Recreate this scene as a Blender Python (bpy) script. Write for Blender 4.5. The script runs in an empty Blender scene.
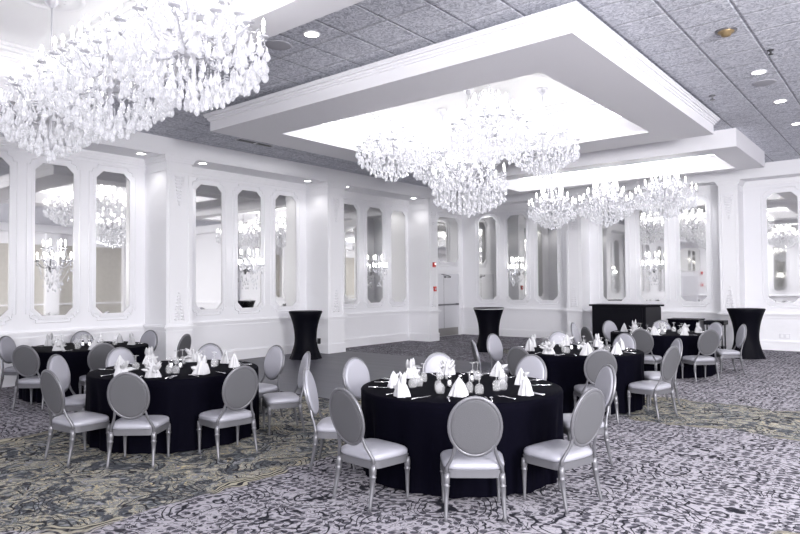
import bpy, math, random
from mathutils import Vector, Matrix, noise
PI = math.pi
random.seed(7)
SC = bpy.context.scene
COL = SC.collection

# ------------------------------------------------------------------ materials
def mat(name, base=(.8, .8, .8), rough=.5, metal=0., spec=.5, emit=None, estr=0., sheen=0.):
    m = bpy.data.materials.new(name); m.use_nodes = True
    b = m.node_tree.nodes['Principled BSDF']
    b.inputs['Base Color'].default_value = (*base, 1)
    b.inputs['Roughness'].default_value = rough
    b.inputs['Metallic'].default_value = metal
    b.inputs['Specular IOR Level'].default_value = spec
    if sheen: b.inputs['Sheen Weight'].default_value = sheen
    if emit:
        b.inputs['Emission Color'].default_value = (*emit, 1)
        b.inputs['Emission Strength'].default_value = estr
    return m
def nd(m, t, **kw):
    n = m.node_tree.nodes.new(t)
    for k, v in kw.items():
        if k in n.inputs.keys(): n.inputs[k].default_value = v
        else: setattr(n, k, v)
    return n
def lk(m, a, b): m.node_tree.links.new(a, b)
def bsdf(m): return m.node_tree.nodes['Principled BSDF']
def add_bump(m, height_socket, strength=.2, dist=.01):
    bp = nd(m, 'ShaderNodeBump', Strength=strength, Distance=dist)
    lk(m, height_socket, bp.inputs['Height']); lk(m, bp.outputs['Normal'], bsdf(m).inputs['Normal'])
def math_(m, op, a, b=None, c=None):
    n = nd(m, 'ShaderNodeMath', operation=op)
    for i, v in enumerate((a, b, c)):
        if v is None: continue
        if hasattr(v, 'links'): lk(m, v, n.inputs[i])
        else: n.inputs[i].default_value = v
    return n.outputs[0]
def mix_(m, f, a, b):
    n = nd(m, 'ShaderNodeMix', data_type='RGBA')
    for s, v in ((n.inputs[0], f), (n.inputs[6], a), (n.inputs[7], b)):
        if hasattr(v, 'links'): lk(m, v, s)
        elif isinstance(v, tuple): s.default_value = (*v, 1)
        else: s.default_value = v
    return n.outputs[2]
def sstep(m, v, lo, hi, a=0., b=1.):
    n = nd(m, 'ShaderNodeMapRange', interpolation_type='SMOOTHSTEP')
    lk(m, v, n.inputs[0])
    n.inputs[1].default_value = lo; n.inputs[2].default_value = hi
    n.inputs[3].default_value = a; n.inputs[4].default_value = b
    return n.outputs[0]

WHITE = mat('white_paint', (.86, .86, .895), .42)
WHITE2 = mat('white_moulding', (.87, .87, .90), .38)
RECESS = mat('recess_white', (.82, .82, .83), .6)
SOFFIT = mat('soffit_white', (.87, .87, .90), .55)
BOXM = mat('coffer_white', (.84, .835, .87), .5)
BEIGE = mat('beige_wallcovering', (.52, .49, .44), .7)
def mk_beige():
    n = nd(BEIGE, 'ShaderNodeTexNoise', Scale=6.0, Detail=6.0)
    tc = nd(BEIGE, 'ShaderNodeTexCoord'); lk(BEIGE, tc.outputs['Object'], n.inputs['Vector'])
    lk(BEIGE, mix_(BEIGE, n.outputs[0], (.46, .44, .40), (.58, .56, .52)), bsdf(BEIGE).inputs['Base Color'])
mk_beige()
MIRROR = mat('mirror_silver', (.80, .80, .78), .015, 1.0)
def _tint(m):
    n = nd(m, 'ShaderNodeTexNoise', Scale=3.0, Detail=4.0)
    lk(m, sstep(m, n.outputs[0], .3, .8, .012, .05), bsdf(m).inputs['Roughness'])
_tint(MIRROR)
SILVER = mat('silver_paint', (.17, .17, .185), .36, .5)
SEATM = mat('silver_vinyl', (.31, .31, .35), .34, .10)
BACKM = mat('grey_fabric', (.088, .088, .096), .85, spec=.2)
def fab(m, sc, s=.25):
    tc = nd(m, 'ShaderNodeTexCoord')
    n = nd(m, 'ShaderNodeTexNoise', Scale=sc, Detail=3.0)
    lk(m, tc.outputs['Object'], n.inputs['Vector']); add_bump(m, n.outputs[0], s, .004)
    return n
fab(SEATM, 120, .12); fab(BACKM, 160, .4)
CLOTH = mat('black_satin_cloth', (.0018, .0017, .0045), .7, spec=.02)
fab(CLOTH, 30, .08)
SPANDEX = mat('black_spandex', (.003, .003, .006), .5, spec=.06)
BLACK = mat('black_laminate', (.004, .004, .007), .45, spec=.12)
GRILLE = mat('grey_speaker_grille', (.40, .40, .44), .7)
BARSIDE = mat('dark_side_panel', (.022, .022, .026), .5)
GREYTOP = mat('grey_side_panel', (.16, .16, .17), .5)
NAPKIN = mat('white_linen', (.50, .50, .52), .8)
fab(NAPKIN, 90, .2)
STEEL = mat('polished_steel', (.78, .78, .80), .15, 1.0)
BRASS = mat('dulled_brass', (.33, .24, .13), .4, .6)
RED = mat('red_plastic', (.55, .035, .03), .4)
DARK = mat('dark_plastic', (.03, .03, .035), .5)
KICK = mat('brushed_kickplate', (.36, .35, .34), .4, .5)
CHROME = mat('chandelier_metal', (.70, .70, .74), .3, .7)
CUP = mat('white_glass_cup', (.74, .74, .78), .2)
BULB = mat('candle_bulb', (1, 1, 1), .3, emit=(1, .97, .95), estr=6.0)
LAMPM = mat('downlight_lens', (1, 1, 1), .3, emit=(1, .98, .96), estr=7.0)
for m_ in (BULB, LAMPM): m_.cycles.emission_sampling = 'NONE'
ROSE = mat('plaster_rose', (.80, .80, .82), .6)
DOORM = mat('door_paint', (.74, .74, .78), .4)

def crystal_mat(name, facing=.5, tint=(.74, .74, .78), em=.0):
    m = bpy.data.materials.new(name); m.use_nodes = True
    nt = m.node_tree; nt.nodes.clear()
    out = nd(m, 'ShaderNodeOutputMaterial')
    d = nd(m, 'ShaderNodeBsdfDiffuse'); d.inputs[0].default_value = (*tint, 1)
    tl = nd(m, 'ShaderNodeBsdfTranslucent'); tl.inputs[0].default_value = (*tint, 1)
    g = nd(m, 'ShaderNodeBsdfGlossy'); g.inputs[0].default_value = (.95, .95, 1, 1); g.inputs['Roughness'].default_value = .12
    tr = nd(m, 'ShaderNodeBsdfTransparent')
    e = nd(m, 'ShaderNodeEmission'); e.inputs[0].default_value = (.97, .97, 1, 1); e.inputs[1].default_value = em  # em gives crystal and glass an added glow, as if lit
    def ms(f, a, b):
        n = nd(m, 'ShaderNodeMixShader')
        if hasattr(f, 'links'): lk(m, f, n.inputs[0])
        else: n.inputs[0].default_value = f
        lk(m, a, n.inputs[1]); lk(m, b, n.inputs[2]); return n.outputs[0]
    a = ms(.55, d.outputs[0], tl.outputs[0])
    fr = nd(m, 'ShaderNodeLayerWeight', Blend=.45)
    b = ms(fr.outputs['Facing'], a, g.outputs[0])
    c = ms(facing, tr.outputs[0], b)
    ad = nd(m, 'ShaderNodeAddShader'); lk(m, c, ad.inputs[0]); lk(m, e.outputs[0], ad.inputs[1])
    lk(m, ad.outputs[0], out.inputs[0])
    m.cycles.emission_sampling = 'NONE'
    return m
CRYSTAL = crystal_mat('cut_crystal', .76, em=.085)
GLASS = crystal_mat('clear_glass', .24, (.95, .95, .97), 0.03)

# carpet ----------------------------------------------------------------------
def carpet():
    m = mat('patterned_carpet', (.3, .3, .3), .95, spec=.1)
    tc = nd(m, 'ShaderNodeTexCoord'); P = tc.outputs['Object']
    w = nd(m, 'ShaderNodeTexNoise', Scale=1.7, Detail=2.0); lk(m, P, w.inputs['Vector'])
    def warp(amount, scale, detail=2.0):
        n = nd(m, 'ShaderNodeTexNoise', Scale=scale, Detail=detail); lk(m, P, n.inputs['Vector'])
        s = nd(m, 'ShaderNodeVectorMath', operation='SUBTRACT'); lk(m, n.outputs['Color'], s.inputs[0]); s.inputs[1].default_value = (.5, .5, .5)
        sc = nd(m, 'ShaderNodeVectorMath', operation='SCALE'); lk(m, s.outputs[0], sc.inputs[0]); sc.inputs['Scale'].default_value = amount
        ad = nd(m, 'ShaderNodeVectorMath', operation='ADD'); lk(m, P, ad.inputs[0]); lk(m, sc.outputs[0], ad.inputs[1])
        return ad.outputs[0]
    wp = warp(.12, 5.0); wp2 = warp(1.2, 1.1, 3.0)
    # small houndstooth-like blotches
    v = nd(m, 'ShaderNodeTexVoronoi', Scale=13.0, Randomness=.35); lk(m, wp, v.inputs['Vector'])
    blot = sstep(m, v.outputs['Distance'], .33, .44, 1., 0.)
    n2 = nd(m, 'ShaderNodeTexNoise', Scale=34.0, Detail=2.0); lk(m, P, n2.inputs['Vector'])
    base = mix_(m, blot, (.355, .340, .375), (.066, .063, .079))
    base = mix_(m, math_(m, 'MULTIPLY', sstep(m, n2.outputs[0], .52, .62), .7), base, (.17, .165, .19))
    # black scroll strokes
    vr = nd(m, 'ShaderNodeTexVoronoi', Scale=1.5); lk(m, warp(.5, 2.2), vr.inputs['Vector'])
    fr_ = math_(m, 'FRACT', math_(m, 'MULTIPLY', vr.outputs['Distance'], 12.))
    arc = sstep(m, math_(m, 'ABSOLUTE', math_(m, 'SUBTRACT', fr_, .5)), .06, .15, 1., 0.)
    n3 = nd(m, 'ShaderNodeTexNoise', Scale=2.6, Detail=1.0); lk(m, P, n3.inputs['Vector'])
    stroke = math_(m, 'MULTIPLY', arc, sstep(m, n3.outputs[0], .46, .50))
    n4 = nd(m, 'ShaderNodeTexNoise', Scale=6.5, Detail=0.0); lk(m, wp, n4.inputs['Vector'])
    band = sstep(m, math_(m, 'ABSOLUTE', math_(m, 'SUBTRACT', n4.outputs[0], .5)), .006, .016, 1., 0.)
    n5 = nd(m, 'ShaderNodeTexNoise', Scale=1.3, Detail=1.0); lk(m, P, n5.inputs['Vector'])
    band = math_(m, 'MULTIPLY', band, sstep(m, n5.outputs[0], .42, .5))
    stroke = math_(m, 'MAXIMUM', stroke, band)
    n7 = nd(m, 'ShaderNodeTexNoise', Scale=9.0, Detail=1.0, Distortion=1.5); lk(m, wp, n7.inputs['Vector'])
    curl = math_(m, 'MULTIPLY', sstep(m, math_(m, 'ABSOLUTE', math_(m, 'SUBTRACT', n7.outputs[0], .5)), .010, .026, 1., 0.), sstep(m, n3.outputs[0], .50, .56, 1., 0.))
    stroke = math_(m, 'MAXIMUM', stroke, curl)
    base = mix_(m, stroke, base, (.012, .012, .018))
    # tan and sage medallion areas
    t1 = nd(m, 'ShaderNodeTexNoise', Scale=4.2, Detail=3.0, Distortion=2.0); lk(m, wp2, t1.inputs['Vector'])
    tan = mix_(m, sstep(m, t1.outputs[0], .42, .56), (.07, .075, .09), (.36, .345, .30))
    t2 = nd(m, 'ShaderNodeTexNoise', Scale=7.0, Detail=2.0, Distortion=2.4); lk(m, P, t2.inputs['Vector'])
    tan = mix_(m, sstep(m, t2.outputs[0], .52, .60), tan, (.13, .145, .15))
    tan = mix_(m, sstep(m, t2.outputs[0], .60, .68), tan, (.27, .265, .29))
    l1 = sstep(m, math_(m, 'ABSOLUTE', math_(m, 'SUBTRACT', t2.outputs[0], .5)), .006, .018, 1., 0.)
    tan = mix_(m, l1, tan, (.02, .02, .022))
    l2 = sstep(m, math_(m, 'ABSOLUTE', math_(m, 'SUBTRACT', t1.outputs[0], .56)), .004, .010, 1., 0.)
    tan = mix_(m, l2, tan, (.48, .40, .24))
    tan = mix_(m, math_(m, 'MULTIPLY', arc, sstep(m, n3.outputs[0], .50, .56, 1., 0.)), tan, (.02, .02, .024))
    tan = mix_(m, sstep(m, math_(m, 'ABSOLUTE', math_(m, 'SUBTRACT', t2.outputs[0], .44)), .006, .014, 1., 0.), tan, (.02, .02, .024))
    sep = nd(m, 'ShaderNodeSeparateXYZ'); lk(m, wp2, sep.inputs[0])
    def area(cx, cy, rx, ry, p=2.):
        dx = math_(m, 'POWER', math_(m, 'ABSOLUTE', math_(m, 'MULTIPLY', math_(m, 'SUBTRACT', sep.outputs[0], cx), 1 / rx)), p)
        dy = math_(m, 'POWER', math_(m, 'ABSOLUTE', math_(m, 'MULTIPLY', math_(m, 'SUBTRACT', sep.outputs[1], cy), 1 / ry)), p)
        return math_(m, 'ADD', dx, dy)
    d = area(-6.3, 4.0, 1.75, 3.0, 3.)
    for a in ((-.9, 8.9, 2.5, 1.0, 3.), (-.35, 4.75, .55, .4, 2.), (3.2, 2.5, 1.6, 3., 3.), (-6.4, 14.6, 2.2, .9, 3.)):
        d = math_(m, 'MINIMUM', d, area(*a))
    colr = mix_(m, sstep(m, d, .92, 1.0), tan, base)
    bandm = math_(m, 'MULTIPLY', sstep(m, d, .80, .84), sstep(m, d, 1.04, 1.10, 1., 0.))
    stripe = sstep(m, math_(m, 'SINE', math_(m, 'MULTIPLY', d, 75.)), -.2, .3)
    gate = sstep(m, n5.outputs[0], .46, .52)
    colr = mix_(m, math_(m, 'MULTIPLY', bandm, gate), colr, mix_(m, stripe, (.02, .02, .024), (.37, .345, .27)))
    lk(m, colr, bsdf(m).inputs['Base Color'])
    f = nd(m, 'ShaderNodeTexNoise', Scale=220.0, Detail=1.0); lk(m, P, f.inputs['Vector'])
    add_bump(m, f.outputs[0], .5, .01)
    return m
CARPET = carpet()

def dance_mat():
    m = mat('grey_wood_dance_floor', (.1, .1, .12), .42, spec=.3)
    tc = nd(m, 'ShaderNodeTexCoord')
    br = nd(m, 'ShaderNodeTexBrick', Scale=1.0); lk(m, tc.outputs['Object'], br.inputs['Vector'])
    br.inputs['Brick Width'].default_value = 4.2; br.inputs['Row Height'].default_value = .1
    br.inputs['Mortar Size'].default_value = .003
    br.inputs['Color1'].default_value = (.075, .075, .092, 1); br.inputs['Color2'].default_value = (.05, .05, .065, 1)
    br.inputs['Mortar'].default_value = (.03, .03, .035, 1)
    mp = nd(m, 'ShaderNodeMapping'); mp.inputs['Scale'].default_value = (1.5, 24, 1); lk(m, tc.outputs['Object'], mp.inputs[0])
    n = nd(m, 'ShaderNodeTexNoise', Scale=2.0, Detail=5.0); lk(m, mp.outputs[0], n.inputs['Vector'])
    lk(m, mix_(m, math_(m, 'MULTIPLY', n.outputs[0], .5), br.outputs['Color'], (.15, .15, .175)), bsdf(m).inputs['Base Color'])
    return m
DANCE = dance_mat()

def tile_mat():
    m = mat('embossed_ceiling_tile', (.3, .3, .36), .75)
    tc = nd(m, 'ShaderNodeTexCoord')
    mp = nd(m, 'ShaderNodeMapping'); mp.inputs['Location'].default_value = (5.12 % .61, -(5.32 % .61), 0); lk(m, tc.outputs['Object'], mp.inputs[0])
    sep = nd(m, 'ShaderNodeSeparateXYZ'); lk(m, mp.outputs[0], sep.inputs[0])
    def cell(s):
        f = math_(m, 'FRACT', math_(m, 'MULTIPLY', math_(m, 'ADD', s, 61.), 1 / .61))
        return math_(m, 'ABSOLUTE', math_(m, 'SUBTRACT', f, .5)), f
    ax, fx = cell(sep.outputs[0]); ay, fy = cell(sep.outputs[1])
    edge = math_(m, 'MAXIMUM', ax, ay)
    n = nd(m, 'ShaderNodeTexNoise', Scale=9.0, Detail=5.0, Distortion=3.0); lk(m, tc.outputs['Object'], n.inputs['Vector'])
    n.inputs['Roughness'].default_value = .75
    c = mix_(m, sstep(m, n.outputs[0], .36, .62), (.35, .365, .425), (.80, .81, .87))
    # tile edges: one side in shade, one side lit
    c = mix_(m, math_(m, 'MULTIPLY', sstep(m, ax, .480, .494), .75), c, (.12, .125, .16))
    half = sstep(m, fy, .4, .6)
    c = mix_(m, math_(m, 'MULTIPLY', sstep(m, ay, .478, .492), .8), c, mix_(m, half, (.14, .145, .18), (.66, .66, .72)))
    lk(m, c, bsdf(m).inputs['Base Color'])
    h = math_(m, 'ADD', math_(m, 'MULTIPLY', n.outputs[0], .6), sstep(m, edge, .46, .49, 1., 0.))
    add_bump(m, h, .6, .02)
    return m
TILE = tile_mat()

# ------------------------------------------------------------------ mesh builder
class MB:
    def __init__(s): s.v = []; s.f = []; s.sm = []
    def add(s, vs, fs, smooth=False, M=None):
        o = len(s.v)
        s.v += [tuple(M @ Vector(p)) for p in vs] if M is not None else [tuple(p) for p in vs]
        s.f += [tuple(i + o for i in f) for f in fs]; s.sm += [smooth] * len(fs)
    def box(s, x0, x1, y0, y1, z0, z1, M=None):
        v = [(x, y, z) for z in (z0, z1) for y in (y0, y1) for x in (x0, x1)]
        s.add(v, [(0, 2, 3, 1), (4, 5, 7, 6), (0, 1, 5, 4), (2, 6, 7, 3), (0, 4, 6, 2), (1, 3, 7, 5)], False, M)
    def lathe(s, prof, n=12, c=(0, 0, 0), M=None, smooth=True, cap=True, squash=(1, 1)):
        v = []; f = []
        for r, z in prof:
            for i in range(n):
                a = 2 * PI * i / n
                v.append((c[0] + r * math.cos(a) * squash[0], c[1] + r * math.sin(a) * squash[1], c[2] + z))
        for j in range(len(prof) - 1):
            for i in range(n):
                k = (i + 1) % n
                f.append((j * n + i, j * n + k, (j + 1) * n + k, (j + 1) * n + i))
        if cap:
            f.append(tuple(range(n - 1, -1, -1))); f.append(tuple((len(prof) - 1) * n + i for i in range(n)))
        s.add(v, f, smooth, M)
    def tube(s, pts, rad, n=6, M=None, closed=False, smooth=True, flat=1.0):
        P = [Vector(p) for p in pts]; N = len(P)
        R = rad if isinstance(rad, (list, tuple)) else [rad] * N
        v = []; f = []; up = None
        for i in range(N):
            a = P[i - 1] if (i > 0 or closed) else P[i]; b = P[(i + 1) % N] if (i < N - 1 or closed) else P[i]
            t = (b - a)
            t = t.normalized() if t.length > 1e-9 else Vector((0, 0, 1))
            if up is None:
                up = Vector((0, 0, 1)) if abs(t.z) < .9 else Vector((1, 0, 0))
            sx = t.cross(up)
            if sx.length < 1e-6: sx = t.orthogonal()
            sx.normalize(); up = sx.cross(t).normalized()
            for k in range(n):
                an = 2 * PI * k / n
                v.append(P[i] + (sx * math.cos(an) * flat + up * math.sin(an)) * R[i])
        for i in range(N if closed else N - 1):
            j = (i + 1) % N
            for k in range(n):
                l = (k + 1) % n
                f.append((i * n + k, i * n + l, j * n + l, j * n + k))
        if not closed:
            f.append(tuple(range(n - 1, -1, -1))); f.append(tuple((N - 1) * n + k for k in range(n)))
        s.add(v, f, smooth, M)
    def ball(s, c, r, n=8, m=5, M=None, sq=(1, 1, 1)):
        prof = []
        for j in range(m + 1):
            a = -PI / 2 + PI * j / m
            prof.append((max(1e-4, math.cos(a)) * r, math.sin(a) * r * sq[2]))
        s.lathe(prof, n, c, M, True, True, (sq[0], sq[1]))
    def prism(s, poly, axis, a0, a1, M=None):
        """poly in the plane across axis; axis 0: (y,z) 1: (x,z) 2: (x,y)"""
        n = len(poly)
        def p(q, a):
            return (a, q[0], q[1]) if axis == 0 else (q[0], a, q[1]) if axis == 1 else (q[0], q[1], a)
        v = [p(q, a0) for q in poly] + [p(q, a1) for q in poly]
        f = [tuple(range(n)), tuple(range(2 * n - 1, n - 1, -1))] + [(i, i + n, (i + 1) % n + n, (i + 1) % n) for i in range(n)]
        s.add(v, f, False, M)
    def ringprism(s, pin, pout, axis, a0, a1, M=None):
        """frame between two polygons of the same vertex count"""
        n = len(pin)
        def p(q, a):
            return (a, q[0], q[1]) if axis == 0 else (q[0], a, q[1]) if axis == 1 else (q[0], q[1], a)
        v = [p(q, a0) for q in pin] + [p(q, a0) for q in pout] + [p(q, a1) for q in pin] + [p(q, a1) for q in pout]
        f = []
        for i in range(n):
            j = (i + 1) % n
            f += [(i, j, n + j, n + i), (2 * n + i, 3 * n + i, 3 * n + j, 2 * n + j), (i, 2 * n + i, 2 * n + j, j), (n + i, n + j, 3 * n + j, 3 * n + i)]
        s.add(v, f, False, M)
    def mesh(s, name, m):
        me = bpy.data.meshes.new(name); me.from_pydata(s.v, [], s.f)
        me.polygons.foreach_set('use_smooth', s.sm); me.materials.append(m); me.update()
        return me
    def build(s, name, m, parent=None, fix=True):
        me = s.mesh(name, m)
        if fix: fixn(me)
        return link(name, me, parent)
import bmesh
def fixn(me):
    bm = bmesh.new(); bm.from_mesh(me); bmesh.ops.recalc_face_normals(bm, faces=bm.faces); bm.to_mesh(me); bm.free()
def link(name, data, parent=None, loc=None, rot=None, scale=None):
    o = bpy.data.objects.new(name, data); COL.objects.link(o)
    if parent is not None: o.parent = parent
    if loc is not None: o.location = loc
    if rot is not None: o.rotation_euler = rot
    if scale is not None: o.scale = scale
    return o
def tag(o, label, cat, group=None):
    o['label'] = label; o['category'] = cat
    if group: o['group'] = group
    return o
def thing(name, label, cat, loc=(0, 0, 0), rz=0, group=None):
    o = link(name, None, None, loc, (0, 0, rz)); o.empty_display_size = .1
    return tag(o, label, cat, group)
def struct(name, mb, m, parent=None):
    o = mb.build(name, m, parent)
    if parent is None: o['kind'] = 'structure'
    return o
def copy_tree(o, parent=None):
    c = o.copy(); COL.objects.link(c); c.parent = parent
    for ch in list(KIDS.get(o, [])): 
        d = copy_tree(ch, c); KIDS.setdefault(c, []).append(d)
    return c
KIDS = {}
def snap(root):
    """remember children so that copies need no scene update"""
    allo = list(COL.objects)
    KIDS.clear()
    for x in allo:
        if x.parent is not None: KIDS.setdefault(x.parent, []).append(x)

# ------------------------------------------------------------------ room constants
XW, XP = -12.2, -11.4          # left wall mirror plane, pilaster front plane
YB, YP = 18.33, 17.72          # back wall plane, pilaster front plane
XR, YF = 8.0, -7.0             # right wall, wall behind the camera
ZS, ZC = 4.3, 4.65             # soffit underside, tile ceiling
T = .15

b = MB(); b.box(XW - T, XR + T, YF - T, YB + T, -.12, 0); struct('floor', b, CARPET)
b = MB(); b.box(-11.38, -6.65, 6.7, 11.85, 0.0, .012); b.box(-12.18, -11.38, 7.35, 11.08, 0, .012)
struct('floor', b, DANCE)

# ceiling: tiles with three raised coffer openings (hole list: x0,x1,y0,y1)
BOXES = [(-10.6, -2.72, -1.6, 4.23, -9.7, -3.5, -1.1, 3.83), (-9.13, -2.72, 6.17, 12.03, -8.36, -3.53, 7.07, 11.12), (-9.1, -2.63, 13.36, 16.25, -8.6, -3.16, 13.9, 15.9)]
def sheet_with_holes(mb, x0, x1, y0, y1, z, holes, th=.1):
    xs = sorted({x0, x1, *[h[0] for h in holes], *[h[1] for h in holes]}); ys = sorted({y0, y1, *[h[2] for h in holes], *[h[3] for h in holes]})
    for i in range(len(xs) - 1):
        for j in range(len(ys) - 1):
            cx, cy = (xs[i] + xs[i + 1]) / 2, (ys[j] + ys[j + 1]) / 2
            if any(h[0] < cx < h[1] and h[2] < cy < h[3] for h in holes): continue
            mb.box(xs[i], xs[i + 1], ys[j], ys[j + 1], z, z + th)
holes = [bx[4:8] for bx in BOXES]
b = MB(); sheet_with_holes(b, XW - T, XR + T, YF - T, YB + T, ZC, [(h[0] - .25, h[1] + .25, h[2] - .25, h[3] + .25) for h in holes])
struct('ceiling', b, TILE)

# coffers
def coffer(i, bx):
    x0, x1, y0, y1, hx0, hx1, hy0, hy1 = bx
    b = MB()
    def ring(ox, ix, z0, z1):   # ring box between outer rect and inner rect
        (a0, a1, c0, c1), (d0, d1, e0, e1) = ox, ix
        b.ringprism([(d0, e0), (d1, e0), (d1, e1), (d0, e1)], [(a0, c0), (a1, c0), (a1, c1), (a0, c1)], 2, z0, z1)
    ob = lambda d: (x0 - d, x1 + d, y0 - d, y1 + d)
    hb = lambda d: (hx0 - d, hx1 + d, hy0 - d, hy1 + d)
    ring(ob(0), hb(0), ZS, ZS + .16)
    if i < 3:    # stepped crown round the outside
        for d, za, zb in ((.022, .16, .19), (.04, .19, .225), (.07, .225, .25), (.085, .25, .28)):
            ring(ob(d), hb(.0), ZS + za, ZS + zb)
        ring(ob(-.10), hb(.02), ZS + .28, ZC)
    else:
        ring(ob(0), hb(0), ZS + .16, ZC)
    o = struct('trim_%d' % i, b, BOXM)
    # raised recess: side walls, stepped cornice, ceiling
    b = MB(); zt = 5.08
    b.ringprism([(hx0 - .235, hy0 - .235), (hx1 + .235, hy0 - .235), (hx1 + .235, hy1 + .235), (hx0 - .235, hy1 + .235)],
                [(hx0 - .35, hy0 - .35), (hx1 + .35, hy0 - .35), (hx1 + .35, hy1 + .35), (hx0 - .35, hy1 + .35)], 2, ZC, zt)
    for d, za, zb in ((.18, .20, .25), (.12, .14, .20), (.05, .08, .14), (-.03, .04, .08), (-.10, .0, .04)):
        q = hb(d)
        w = hb(.25)
        b.ringprism([(q[0], q[2]), (q[1], q[2]), (q[1], q[3]), (q[0], q[3])], [(w[0], w[2]), (w[1], w[2]), (w[1], w[3]), (w[0], w[3])], 2, zt - zb, zt - za)
    b.box(hx0 - .35, hx1 + .35, hy0 - .35, hy1 + .35, zt, zt + .08)
    struct('ceiling', b, RECESS)
for i, bx in enumerate(BOXES): coffer(i + 1, bx)

# soffits (lowered white band along left and back walls, and the others)
b = MB()
b.box(XW, XP, YF, YB, ZS, ZC - .001); b.box(XP - .0, XR, YP, YB, ZS, ZC - .001)
for d, za, zb in ((.02, .02, .05), (.035, .05, .075)):
    b.box(XP, XP + d, YF, YP, ZS + za, ZS + zb); b.box(XP, XR, YP - d, YP, ZS + za, ZS + zb)
struct('trim_4', b, SOFFIT)
b = MB(); b.box(7.2, XR, YF, YP, ZS, ZC - .001); b.box(XP, 7.2, YF, YF + .8, ZS, ZC - .001)
struct('trim_5', b, SOFFIT)

# ------------------------------------------------------------------ walls
MZ0, MZ1, MW = 1.20, 3.95, .335   # mirror bottom, top, half width
LEFT_M = [3.87, 4.95, 6.04, 8.20, 9.30, 10.41, 12.65, 13.75, 14.82]
BACK_M = [-11.18, -10.07, -9.0, -6.89, -5.80, -4.72, -2.61, -1.50]
PIL_L = [(2.30, 2.85), (6.71, 7.27), (11.10, 11.68), (15.32, 15.78)]
PIL_B = [(-8.10, -7.63), (-3.93, -3.48), (.45, .92)]
b = MB(); b.box(XW - T, XW, YF - T, YB + T, 0, ZC + .0); struct('wall_left', b, WHITE)
b = MB(); b.box(XW, XR + T, YB, YB + T, 0, ZC); struct('wall_back', b, WHITE)
b = MB(); b.box(XR, XR + T, YF - T, YB, 0, ZC); struct('wall_right', b, BEIGE)
b = MB(); b.box(XW, XR, YF - T, YF, 0, ZC); struct('wall_front', b, WHITE)
# profile along the walls: chair rail, baseboard, crown
def run(mb, kind, plane, a0, a1, steps):
    """steps: (depth, z0, z1); kind 'x' = wall faces +X at x=plane, 'y' = wall faces -Y at y=plane, 'n' faces +Y"""
    for d, z0, z1 in steps:
        if kind == 'x': mb.box(plane, plane + d, a0, a1, z0, z1)
        elif kind == 'y': mb.box(a0, a1, plane - d, plane, z0, z1)
        elif kind == 'n': mb.box(a0, a1, plane, plane + d, z0, z1)
RAIL = [(.025, .80, .83), (.05, .87, .895), (.075, .895, .925), (.03, .925, .95)]
BASE = [(.03, 0, .20), (.045, .20, .225), (.02, .225, .25)]
CROWN = [(.02, 4.10, 4.13), (.035, 4.16, 4.2), (.06, 4.2, 4.25), (.08, 4.25, 4.3)]
segL = [(YF, 2.30), (2.85, 6.71), (7.27, 11.10), (11.68, 15.32)]
mbb, mbr = MB(), MB()
for a0, a1 in segL: run(mbb, 'x', XW, a0, a1, BASE); run(mbr, 'x', XW, a0, a1, RAIL + CROWN)
run(mbr, 'x', XW, 15.78, YB, CROWN); run(mbr, 'x', XW, 15.78, 15.9, RAIL); 
run(mbb, 'x', XW, 18.1, YB, BASE); run(mbr, 'x', XW, 18.1, YB, RAIL)
struct('baseboard_left', mbb, WHITE2); struct('trim_6', mbr, WHITE2)
mbb, mbr = MB(), MB()
for a0, a1 in ((XW + .03, -8.10), (-7.63, -3.93), (-3.48, .45), (.92, XR)): run(mbb, 'y', YB, a0, a1, BASE); run(mbr, 'y', YB, a0, a1, RAIL + CROWN)
struct('baseboard_back', mbb, WHITE2); struct('trim_7', mbr, WHITE2)
b = MB(); run(b, 'n', YF, XW, XR, BASE + RAIL + CROWN); struct('trim_8', b, WHITE2)
b = MB(); b.box(XR - .05, XR, YF, YB, .87, .94); b.box(XR - .03, XR, YF, YB, 0, .25); b.box(XR - .07, XR, YF, YB, 3.75, 4.3)
for y in (-6, -2.2, 1.6, 5.4, 9.2, 13., 16.8): b.box(XR - .25, XR, y - .3, y + .3, 0, 4.3)
struct('trim_9', b, WHITE2)

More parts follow.
